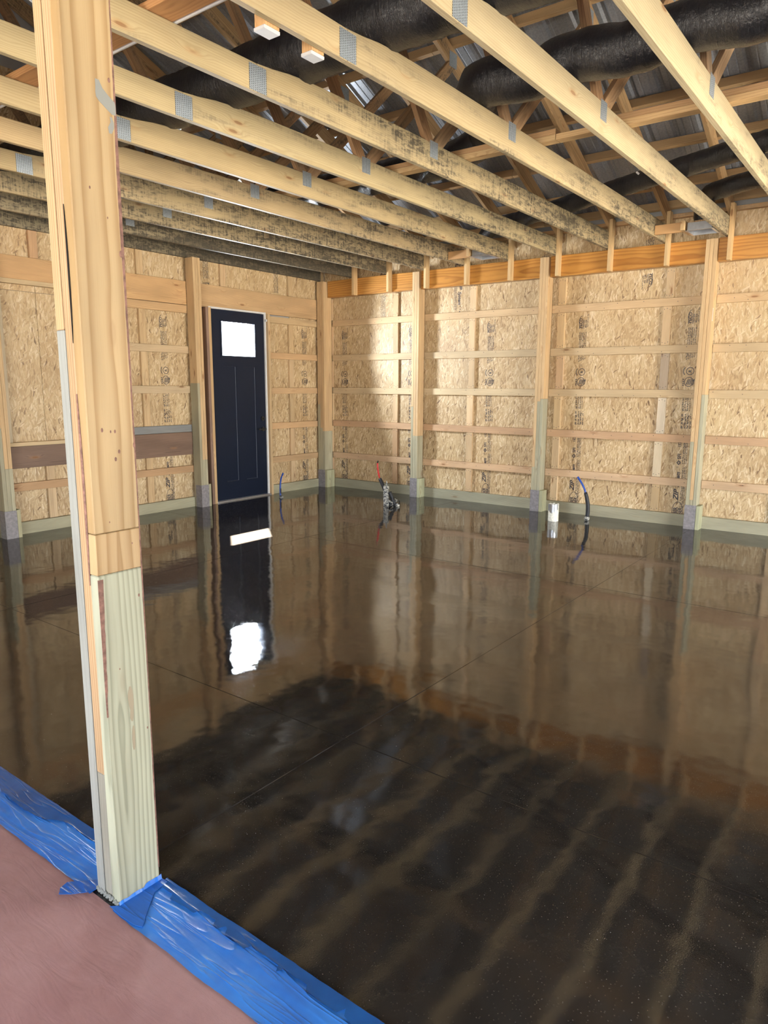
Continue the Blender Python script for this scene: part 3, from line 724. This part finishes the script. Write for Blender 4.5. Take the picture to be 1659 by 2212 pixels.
def truss(k, gable=False):
    x = XK(k) if not gable else .145
    xm = x-.019; col = TINT[max(k, 0)]; mo = MOLD[max(k, 0)] if not gable else .42
    root = empty('roof_truss', (xm, -5.25, 3.03), 'blackened gable truss lying flat along the top of the door wall' if gable else tlabels[k], 'truss', 'roof trusses')
    cz = 3.03+.08+(.013 if gable else 0)
    for me, yc, sgn, mm in ((chordF, -2.595, 1, mo), (chordN, -7.872, -1, mo-.12)):
        o = link('bottom_chord', me, root, (xm, yc, cz), vary(col, .04, mm)); o.rotation_euler = (0, 0, math.pi/2 if sgn > 0 else -math.pi/2)
    for side in (0, 1):
        f = (lambda y: y) if side == 0 else (lambda y: -10.5-y)
        n = Vector((0, -math.sin(-th), math.cos(th)))
        o0 = .07/math.cos(th)
        beam('top_chord', (xm, f(.33), zlow(.33)+o0), (xm, f(-5.245), zlow(-5.245)+o0), .139, .0365, 'web', root, color=vary((1.35, 1.3, 1.15), .1, -.08))
        beam('web', (xm, f(-3.535), 3.19), (xm, f(-2.36), zlow(-2.36)+.02), .089, .0365, 'web', root, color=vary((1.0, .92, .85), .15, -.05))
        beam('web', (xm, f(-3.605), 3.19), (xm, f(-5.18), zlow(-5.18)-.03), .089, .0365, 'web', root, color=vary((.85, .74, .66), .15, -.1))
        plate(x, f(-3.62) if side == 0 else f(-3.52), f(-3.52) if side == 0 else f(-3.62), 3.112, 3.222, root)
        plate(x, f(-2.42) if side == 0 else f(-2.30), f(-2.30) if side == 0 else f(-2.42), 4.24, 4.36, root)
    plate(x, -5.31, -5.19, 3.032 if not gable else 3.04, 3.158, root)
    plate(x, -5.34, -5.16, 5.36, 5.52, root)
    if not gable:
        o = board('end_block', (x+.0015, -.05, 2.79), (x+.0385, .038, 3.335), 'pine', root, 'z', color=vary((1.0, .92, .76), .08))
    else:
        for yy in (-.9, -1.79, -2.8, -3.9, -4.9, -6.2): beam('stud', (xm, yy, 3.17), (xm, yy, zlow(yy)), .089, .0365, 'web', root, color=vary((1, .9, .8), .1))
    return root
truss(-1, True)
for k in range(11): truss(k)

# lateral brace lying on the bottom chords, boot blocking
o = empty('lateral_brace', (5, -3.05, 3.211), 'long two-by-four brace lying across the truss chords under the big duct', 'brace')
for x0, x1 in ((.9, 5.2), (5.2, 10.3)):
    c = vary((1.0, .9, .74), .05)
    board('brace_board', (x0, -3.135, 3.2115), (x1-.003, -3.05, 3.249), 'pine', o, 'x', color=c)
    board('brace_board', (x0+.3, -3.133, 3.250), (x1-.003, -3.048, 3.287), 'pine', o, 'x', color=vary((.7, .56, .45), .05))
c = empty('catwalk_board', (4.4, -5.84, 3.17), 'reddish plank lying flat across the truss chords at the upper left, beside a pale conduit', 'board')
beam('plank', (2.2, -5.84, 3.190), (5.1, -5.84, 3.190), .139, .036, 'pine', c, Vector((0, 0, 1)), color=(.8, .55, .38, 0))
tube('conduit', [(2.2, -5.752, 3.186), (3.6, -5.752, 3.186), (5.1, -5.752, 3.186)], [.0145]*3, 'white', c, 12, .2)
for y0, y1, lab in ((-5.745, -5.66, 'block behind the eighth truss with painted sunlit bottom, further left one'), (-5.455, -5.375, 'block behind the eighth truss with painted sunlit bottom, beside its big plate')):
    b = empty('nailer_block', (5.01, (y0+y1)/2, 3.0), lab, 'block', 'nailer blocks on the eighth truss')
    board('block', (4.985, y0, 3.020), (5.0505, y1, 3.12), 'pine', b, 'z', color=(1, .8, .6, 0)); board('painted_sunlit_bottom', (4.982, y0-.004, 3.004), (5.0505, y1+.004, 3.0195), 'white', b, 'y', .003, (1, 1, 1, 0))  # white cap stands in for sunlight reflected up onto the block bottom

# ================================================================== DUCTS
def ducttag(p, loc, rot=(0, 0, 0), s=(.05, .001, .028)):
    bm = bmesh.new(); bm_box(bm, (-s[0]/2, -s[1]/2, -s[2]/2), (s[0]/2, s[1]/2, s[2]/2)); o = mesh_obj('label_tag', bm, 'tag', p, loc); o.rotation_euler = rot
d1 = empty('flex_duct', (4, -4.95, 3.17), 'fat black flexible duct nearest the camera, crossing the trusses at the upper left', 'duct', 'black flexible ducts')
pts = [(9.5, -4.89, 3.35)]; x = 8.6
while x > .5: pts.append((x, -4.89+.015*math.sin(x*2.1), 3.345-.02*math.cos((x-.51)*math.pi*2/.61))); x -= .305
tube('duct_jacket', pts, [.152]*len(pts), 'duct', d1, 24, .022, .010, seed=1)
ducttag(d1, (2.63, -5.042, 3.33), (0, 0, .1), (.04, .001, .025)); ducttag(d1, (2.95, -5.015, 3.26), (.6, .2, .3), (.07, .001, .014))
d2 = empty('flex_duct', (6, -3.55, 3.28), 'fat black flexible duct at the upper right, bending down behind the eighth truss', 'duct', 'black flexible ducts')
pts = [(9.5, -3.95, 3.34)]; x = 9.0
while x > 5.2: pts.append((x, -3.95, 3.326+.014*math.cos((x-.803)*math.pi*2/.6097))); x -= .1524
rd = [.131]*len(pts)
for p, r in (((5.08, -3.93, 3.348), .133), ((4.96, -3.80, 3.36), .14), ((4.82, -3.55, 3.41), .145), ((4.70, -3.25, 3.455), .145), ((4.60, -3.03, 3.45), .135), ((4.5, -2.90, 3.40), .125)): pts.append(p); rd.append(r)
tube('duct_jacket', pts, rd, 'duct', d2, 26, .028, .011, seed=2)
pts = [(4.5, -2.90, 3.40), (4.2, -2.82, 3.345), (3.9, -2.78, 3.345), (3.3, -2.73, 3.35), (2.7, -2.74, 3.345), (2.05, -2.75, 3.345), (1.4, -2.74, 3.345), (.8, -2.74, 3.37), (.4, -2.74, 3.4)]
tube('duct_jacket', pts, [.124, .13, .13, .13, .13, .13, .13, .13, .13], 'duct', d2, 22, .028, .009, seed=3)
for xx in (1.97, 1.27): tube('foil_band', [(xx-.09, -2.745, 3.345), (xx, -2.745, 3.345), (xx+.09, -2.745, 3.345)], [.134, .134, .134], 'foil', d2, 18, .03, .006, seed=8)
d4 = empty('flex_duct', (5, -1.4, 3.22), 'slim black duct slanting down to the boot near the second wall post', 'duct', 'black flexible ducts')
pts = [(8.8, -2.9, 3.36), (7.2, -2.24, 3.30), (6.1, -1.85, 3.30), (5.05, -1.36, 3.30), (4.4, -1.04, 3.30), (3.75, -.76, 3.30), (3.33, -.55, 3.31), (3.15, -.43, 3.24), (3.12, -.38, 3.185)]
tube('duct_jacket', pts, [.082]*9, 'duct', d4, 20, .026, .008, seed=4)
ducttag(d4, (5.27, -1.545, 3.33), (0, .7, .4), (.07, .001, .016)); ducttag(d4, (3.95, -.945, 3.30), (0, .3, .4), (.03, .001, .03))
d5 = empty('flex_duct', (6, -.8, 3.22), 'slim black duct dropping into the boot beside the post with the sticker', 'duct', 'black flexible ducts')
pts = [(8.8, -2.1, 3.36), (7.2, -1.42, 3.30), (6.1, -.95, 3.30), (5.78, -.78, 3.30), (5.60, -.55, 3.31), (5.53, -.40, 3.20), (5.525, -.37, 3.150)]
tube('duct_jacket', pts, [.082]*7, 'duct', d5, 20, .026, .008, seed=5)
for i, (xa, xb_, lab) in enumerate(((5.094, 5.36, 'metal register boot with its wood blocking, beside the ninth truss'), (2.655, 2.955, 'metal register boot with its wood blocking, beside the fourth truss'))):
    b = empty('register_boot', (xb_+.15, -.34, 3.03), lab, 'boot', 'register boots over the right wall')
    board('blocking', (xa, -.44, 3.036), (xb_, -.402, 3.125), 'pine', b, 'x', color=vary((.8, .62, .45), .05))
    board('blocking', (xb_+.001, -.52, 3.034), (xb_+.038, -.22, 3.125), 'pine', b, 'y', color=vary((.95, .85, .7), .05))
    bm = bmesh.new(); X0, X1, YA, YB = xb_+.04, xb_+.30, -.5, -.22
    for (l, h) in (((X0, YA, 3.026), (X1, YA+.02, 3.029)), ((X0, YB-.02, 3.026), (X1, YB, 3.029)), ((X0, YA+.02, 3.026), (X0+.02, YB-.02, 3.029)), ((X1-.02, YA+.02, 3.026), (X1, YB-.02, 3.029)),
                   ((X0+.02, YA+.018, 3.029), (X1-.02, YA+.022, 3.10)), ((X0+.02, YB-.022, 3.029), (X1-.02, YB-.018, 3.10)), ((X0+.018, YA+.02, 3.029), (X0+.022, YB-.02, 3.10)), ((X1-.022, YA+.02, 3.029), (X1-.018, YB-.02, 3.10)), ((X0+.02, YA+.02, 3.10), (X1-.02, YB-.02, 3.103))): bm_box(bm, l, h)
    mesh_obj('boot_sheet', bm, 'flange', b)

# ================================================================== FOREGROUND POST
fp = empty('support_post', (5.629, -6.973, 0), 'tall laminated timber post in the foreground, wrapped in blue tape at its foot', 'post')
X = [5.572, 5.6095, 5.6475, 5.686]; FY0, FY1 = -7.043, -6.903
board('grey_ply', (X[0], FY0, 0), (X[1]-.001, FY1, 1.665), 'postgrey', fp, 'z', color=(1, 1, 1, 0))
board('ply', (X[0], FY0, 1.6655), (X[1]-.001, FY1, 3.2), 'postpink', fp, 'z', color=(1.08, .98, .78, 0))
board('grey_ply', (X[1]+.0012, FY0+.003, 0), (X[2]-.001, FY1, .409), 'postgrey', fp, 'z', color=(.95, .88, .78, 0))
board('ply', (X[1]+.0012, FY0+.002, .4095), (X[2]-.001, FY1, 3.2), 'postpink', fp, 'z', color=(1, .9, .74, 0))
board('treated_ply', (X[2]+.0008, FY0+.001, 0), (X[3], FY1, 1.0105), 'posttreated', fp, 'z', .003, (1, 1, 1, 0))
board('ply', (X[2]+.0008, FY0+.001, 1.0115), (X[3], FY1, 1.1255), 'postface', fp, 'z', .002, (1.06, 1.0, .9, 0))
board('ply', (X[2]+.0008, FY0+.001, 1.1265), (X[3], FY1, 3.2), 'postface', fp, 'z', .003, (1.0, .97, .88, 0))
def ribbon(name, mat, parent, plane, rows, off=.0006, thick=.0012):
    """thin uneven strip on the post; plane 'x+': rows of (z, y0, y1) ; plane 'y-': rows of (z, x0, x1)"""
    bm = bmesh.new(); fr = []; bk = []
    for z, a, b in rows:
        if plane == 'x+': P = [Vector((X[3]+off, a, z)), Vector((X[3]+off, b, z))]; d = Vector((-thick, 0, 0))
        else: P = [Vector((a, FY0-off, z)), Vector((b, FY0-off, z))]; d = Vector((0, thick, 0))
        fr.append([bm.verts.new(p) for p in P]); bk.append([bm.verts.new(p+d) for p in P])
    for i in range(len(rows)-1):
        bm.faces.new((fr[i][0], fr[i][1], fr[i+1][1], fr[i+1][0])); bm.faces.new((bk[i][0], bk[i+1][0], bk[i+1][1], bk[i][1]))
        for s in (0, 1): bm.faces.new((fr[i][s], fr[i+1][s], bk[i+1][s], bk[i][s]))
    bmesh.ops.recalc_face_normals(bm, faces=bm.faces[:])
    return mesh_obj(name, bm, mat, parent)
R = random.Random(11)
rows = []; z = .05
while z < 2.75:
    w = .0015+.0035*max(0, mnoise.noise(Vector((z*2.3, 3, 0)))+.35)+R.uniform(0, .001)
    if 1.55 < z < 2.45: w += .004*math.sin((z-1.55)/.9*math.pi)
    rows.append((z, FY1-w, FY1+.0005)); z += .018
ribbon('bark_edge', 'bark', fp, 'x+', rows)
rows = []; z = 1.63
while z < 1.98: w = .0065*math.sin((z-1.63)/.35*math.pi)**.7 if 1.63 < z < 1.98 else .0005; rows.append((z, X[2]+.001, X[2]+.0025+w)); z += .02
ribbon('bark_gap', 'black', fp, 'y-', rows)
rows = []; z = .98
while z < 1.52: w = .008*math.sin((z-.97)/.56*math.pi)**.8; rows.append((z, X[2]-.001, X[2]+.002+w)); z += .02
ribbon('bark_gap', 'bark', fp, 'y-', rows)
rows = []; z = .60
while z < 1.01: w = .004+.011*((z-.6)/.41); rows.append((z, FY0+.001, FY0+.001+w+R.uniform(0, .002))); z += .02
ribbon('bark_edge', 'bark', fp, 'x+', rows)
ribbon('grey_smear', 'smear', fp, 'x+', [(2.205, -6.915, -6.904), (2.216, -6.932, -6.904), (2.228, -6.950, -6.904), (2.236, -6.957, -6.906), (2.247, -6.958, -6.922), (2.260, -6.957, -6.938), (2.277, -6.957, -6.947)], .0008)
ribbon('grey_smear', 'smear', fp, 'x+', [(2.158, -6.926, -6.919), (2.172, -6.928, -6.912), (2.186, -6.92, -6.911), (2.198, -6.922, -6.916)], .0008)
ribbon('brown_stain', 'stain', fp, 'x+', [(.560, -6.966, -6.962), (.572, -6.970, -6.959), (.595, -6.968, -6.958), (.615, -6.972, -6.956), (.640, -6.974, -6.956), (.655, -6.971, -6.958), (.668, -6.967, -6.963)], .0008)
ribbon('brown_stain', 'stain', fp, 'x+', [(.470, -6.965, -6.962), (.480, -6.967, -6.959), (.505, -6.968, -6.958), (.530, -6.966, -6.958), (.545, -6.963, -6.960)], .0008)
bm = bmesh.new()      # knots and nail holes
for (y, z, r) in ((-6.918, 2.285, .006), (-6.912, 1.865, .009), (-6.99, 2.015, .004), (-6.905, 1.36, .008), (-7.0, 1.405, .006), (-6.975, 1.40, .004), (-6.962, 1.40, .005), (-6.953, 1.345, .006), (-6.965, 1.325, .006), (-6.918, .93, .005), (-6.993, .73, .003), (-6.915, .52, .004), (-6.93, 1.085, .003), (-6.995, 1.155, .003), (-6.945, 1.95, .003)):
    bmesh.ops.create_cone(bm, cap_ends=True, segments=9, radius1=r*.75, radius2=r*.55, depth=.001, matrix=Matrix.Translation((X[3]+.0004, y, z)) @ Matrix.Rotation(math.pi/2, 4, 'Y') @ Matrix.Diagonal((1.4, .8, 1, 1)))
tag(mesh_obj('knot_marks', bm, 'bark', fp), kind='stuff')

bm = bmesh.new()      # crust of concrete round the foot
for i in range(40):
    xx = X[0]+(X[3]-X[0])*i/39; bmesh.ops.create_icosphere(bm, subdivisions=1, radius=R.uniform(.003, .007), matrix=Matrix.Translation((xx, FY0-.001, R.uniform(.0, .016))))
tag(mesh_obj('concrete_crust', bm, 'smear', fp), kind='stuff')

# ================================================================== TAPE AND PAPER
def sheet(name, mat, parent, x0, x1, y0, y1, z, amp, nx, ny, edge=None, curl=0.):
    bm = bmesh.new(); g = []
    for i in range(nx+1):
        x = x0+(x1-x0)*i/nx; row = []
        a, b = (y0, y1) if edge is None else (y0+edge(x, 0), y1+edge(x, 1))
        for j in range(ny+1):
            y = a+(b-a)*j/ny
            h = z+amp*(.5+.5*mnoise.noise(Vector((x*2.5, y*38, z*10)))+.35*mnoise.noise(Vector((x*9, y*70, 3))))
            row.append(bm.verts.new((x, y, h)))
        g.append(row)
    for i in range(nx):
        for j in range(ny): bm.faces.new((g[i][j], g[i+1][j], g[i+1][j+1], g[i][j+1]))
    return mesh_obj(name, bm, mat, parent, smooth=True)
ed = lambda x, s: .004*mnoise.noise(Vector((x*7, s*9, 0)))+.002*mnoise.noise(Vector((x*31, s*5, 2)))
tp = empty('masking_tape', (6.5, -6.98, .002), 'wide band of blue masking tape on the floor right of the post', 'tape', 'bands of blue floor tape')
sheet('tape_band', 'tape', tp, 5.687, 8.4, -7.068, -6.905, .0032, .0028, 260, 20, ed)
wet = lambda x, s: (.012*mnoise.noise(Vector((x*4.1, 0, 0)))+.009*math.copysign(1, mnoise.noise(Vector((x*9, 4, 0))))+.005*mnoise.noise(Vector((x*30, 4, 0)))) if s == 0 else ed(x, 1)
sheet('soaked_edge', 'tapewet', tp, 5.70, 8.4, -6.924, -6.886, .0075, .0006, 260, 6, wet)
tq = empty('masking_tape', (4.2, -6.98, .002), 'wide band of blue masking tape on the floor left of the post', 'tape', 'bands of blue floor tape')
sheet('tape_band', 'tape', tq, 2.4, 5.568, -7.068, -6.905, .0032, .0028, 260, 20, ed)
wet2 = lambda x, s: (-.05*math.exp(-((x-4.93)/.2)**6)+.008*mnoise.noise(Vector((x*9, 7, 0)))+.005*mnoise.noise(Vector((x*33, 7, 0)))) if s == 0 else ed(x, 1)
sheet('soaked_edge', 'tapewet', tq, 2.4, 5.568, -6.925, -6.888, .0075, .0006, 260, 6, wet2)
def patch(name, mat, parent, pts, z, dz=.0012):
    bm = bmesh.new(); a = [bm.verts.new((p[0], p[1], z+(p[2] if len(p) > 2 else 0))) for p in pts]; bm.faces.new(a)
    r = bmesh.ops.extrude_face_region(bm, geom=bm.faces[:]); 
    for v in r['geom']:
        if isinstance(v, bmesh.types.BMVert): v.co.z += dz
    bmesh.ops.recalc_face_normals(bm, faces=bm.faces[:]); return mesh_obj(name, bm, mat, parent)
fl = empty('tape_flap', (5.73, -7.0, .006), 'darker folded piece of blue tape at the right foot of the foreground post', 'tape')
patch('flap', 'tape', fl, [(5.668, -7.064), (5.690, -7.045), (5.690, -6.897), (5.716, -6.897), (5.722, -6.948), (5.775, -7.010), (5.816, -7.054), (5.79, -7.064), (5.73, -7.067)], .0068).data.materials[0] = M['tapewet'].copy()
fm = tape_mat('blue_tape_doubled', (.010, .09, .40), (.014, .11, .45), .4); fl.children[0].data.materials[0] = fm
bm = bmesh.new(); lo = []; hi = []
for i in range(25):
    y = -7.046+.148*i/24; hh = .012+.010*(.5+mnoise.noise(Vector((y*40, 1, 0))))+(.006 if i > 14 else 0)
    lo.append(bm.verts.new((X[3]+.005+.002*mnoise.noise(Vector((y*60, 5, 0))), y, .006))); hi.append(bm.verts.new((X[3]+.0012, y, hh)))
for i in range(24): bm.faces.new((lo[i], lo[i+1], hi[i+1], hi[i]))
mesh_obj('turned_up_edge', bm, 'tape', fl, smooth=True)
fl2 = empty('tape_flap', (5.54, -7.05, .006), 'small torn tab of blue tape at the left foot of the foreground post', 'tape')
patch('flap', 'tape', fl2, [(5.571, -7.045), (5.568, -7.020), (5.540, -7.015), (5.470, -7.085), (5.478, -7.112), (5.500, -7.128), (5.53, -7.105), (5.563, -7.068)], .0066).data.materials[0] = fm
sheetobj = sheet('floor_paper', 'paper', None, 1.2, 10.3, -10.55, -7.058, .0012, .0016, 120, 60)
tag(sheetobj, 'pinkish red building paper covering the floor in front of the tape', 'paper')

# ================================================================== PIPE STUBS ALONG THE WALLS
p = empty('pipe_stub', (.49, -1.2, 0), 'short blue pipe standing up from the floor right of the dark door', 'pipe')
tube('pipe', [(.488, -1.203, .02), (.487, -1.203, .12), (.492, -1.2, .22), (.51, -1.195, .29), (.537, -1.19, .345)], [.0115]*5, 'blue', p, 12, .02)
bm = bmesh.new(); bmesh.ops.create_icosphere(bm, subdivisions=2, radius=.03, matrix=Matrix.Translation((.50, -1.20, .012)) @ Matrix.Diagonal((1, 1, .8, 1)))
for v in bm.verts: v.co += Vector((mnoise.noise(v.co*50), mnoise.noise(v.co*60+Vector((3, 0, 0))), mnoise.noise(v.co*55+Vector((0, 5, 0)))))*.008
mesh_obj('concrete_lump', bm, 'spatter', p)
board('tape_wrap', (.498, -1.212, .06), (.502, -1.196, .13), 'black', p, 'z', .001, (1, 1, 1, 0))
p = empty('pipe_stub', (2.02, -.78, 0), 'bent red pipe in a black sleeve beside a spattered white upright', 'pipe')
tube('pipe', [(2.00, -.76, .10), (1.93, -.755, .24), (1.865, -.75, .34), (1.83, -.74, .44), (1.813, -.73, .53)], [.011]*5, 'red', p, 12, .02)
tube('pipe_tip', [(1.813, -.73, .528), (1.818, -.73, .545), (1.824, -.73, .562)], [.009, .009, .009], 'black', p, 10, .01)
tube('sleeve', [(2.05, -.765, 0), (2.01, -.76, .07), (1.965, -.758, .17), (1.91, -.754, .27), (1.868, -.75, .332)], [.023]*5, 'foam', p, 14, .02, .002, seed=3)
bm = bmesh.new(); v = bm_box(bm, (1.975, -.82, -.01), (2.045, -.78, .255)); bmesh.ops.bevel(bm, geom=bm.edges[:], offset=.006, segments=2, affect='EDGES'); mesh_obj('upright', bm, 'spatter', p)
tube('rod', [(2.01, -.79, .24), (2.012, -.79, .28), (2.008, -.79, .315)], [.01, .008, .006], 'spatter', p, 10, .02)
tube('black_offcut', [(2.06, -.79, .18), (2.09, -.78, .10), (2.14, -.77, .01)], [.022, .026, .022], 'foam', p, 12, .02, .004, seed=6)
bm = bmesh.new()
for i in range(14):
    q = Vector((random.uniform(2.05, 2.18), random.uniform(-.82, -.72), random.uniform(0, .06))); r = random.uniform(.012, .03)
    bmesh.ops.create_icosphere(bm, subdivisions=1, radius=r, matrix=Matrix.Translation(q))
for v in bm.verts: v.co += Vector((mnoise.noise(v.co*70), mnoise.noise(v.co*70+Vector((3, 0, 0))), mnoise.noise(v.co*70+Vector((0, 5, 0)))))*.012
tag(mesh_obj('concrete_crumbs', bm, 'spatter', p), kind='stuff')
board('stake', (2.178, -.75, 0), (2.186, -.74, .075), 'black', p, 'z', .001, (1, 1, 1, 0))
p = empty('pvc_pipe', (4.17, -.46, 0), 'stubby white plastic drain pipe standing by the middle wall post', 'pipe')
bm = bmesh.new(); n = 28; ro, ri = .06, .053; rings = []
for r, z in ((ro, -.01), (ro, .06), (ro, .13), (ro, .198), (ri, .198), (ri, .02)): rings.append([bm.verts.new((4.168+r*math.cos(2*math.pi*j/n), -.46+r*math.sin(2*math.pi*j/n), z+(.004*math.sin(j*1.7) if z > .19 else 0))) for j in range(n)])
for a, b in zip(rings, rings[1:]):
    for j in range(n): bm.faces.new((a[j], a[(j+1) % n], b[(j+1) % n], b[j]))
bm.faces.new(rings[-1]); bmesh.ops.recalc_face_normals(bm, faces=bm.faces[:]); mesh_obj('pipe', bm, 'pvc', p, smooth=True)
bm = bmesh.new(); top = []; bot = []
for j in range(15):
    th_ = math.radians(205+j*10); rr = ro+.0015
    top.append(bm.verts.new((4.168+rr*math.cos(th_), -.46+rr*math.sin(th_), .199))); bot.append(bm.verts.new((4.168+rr*math.cos(th_), -.46+rr*math.sin(th_), .14-.05*(1-abs(j-6)/9)+random.uniform(-.02, .02))))
for j in range(14): bm.faces.new((top[j], top[j+1], bot[j+1], bot[j]))
mesh_obj('plastic_film', bm, 'flange', p)
p = empty('pipe_stub', (4.47, -.2, 0), 'blue water pipe leaning out of a dark spattered sleeve at the right wall', 'pipe')
tube('pipe', [(4.445, -.2, .30), (4.425, -.2, .36), (4.385, -.2, .43), (4.334, -.2, .498)], [.0115]*4, 'blue', p, 12, .02)
tube('sleeve', [(4.470, -.2, -.01), (4.476, -.2, .08), (4.474, -.2, .18), (4.455, -.2, .27), (4.436, -.2, .325)], [.024, .023, .022, .021, .02], 'foam', p, 14, .02, .002, seed=7)
bm = bmesh.new(); bmesh.ops.create_icosphere(bm, subdivisions=2, radius=.032, matrix=Matrix.Translation((4.472, -.205, .025)))
for v in bm.verts: v.co += Vector((mnoise.noise(v.co*50), mnoise.noise(v.co*60+Vector((3, 0, 0))), mnoise.noise(v.co*55+Vector((0, 5, 0)))))*.009
mesh_obj('concrete_lump', bm, 'spatter', p)
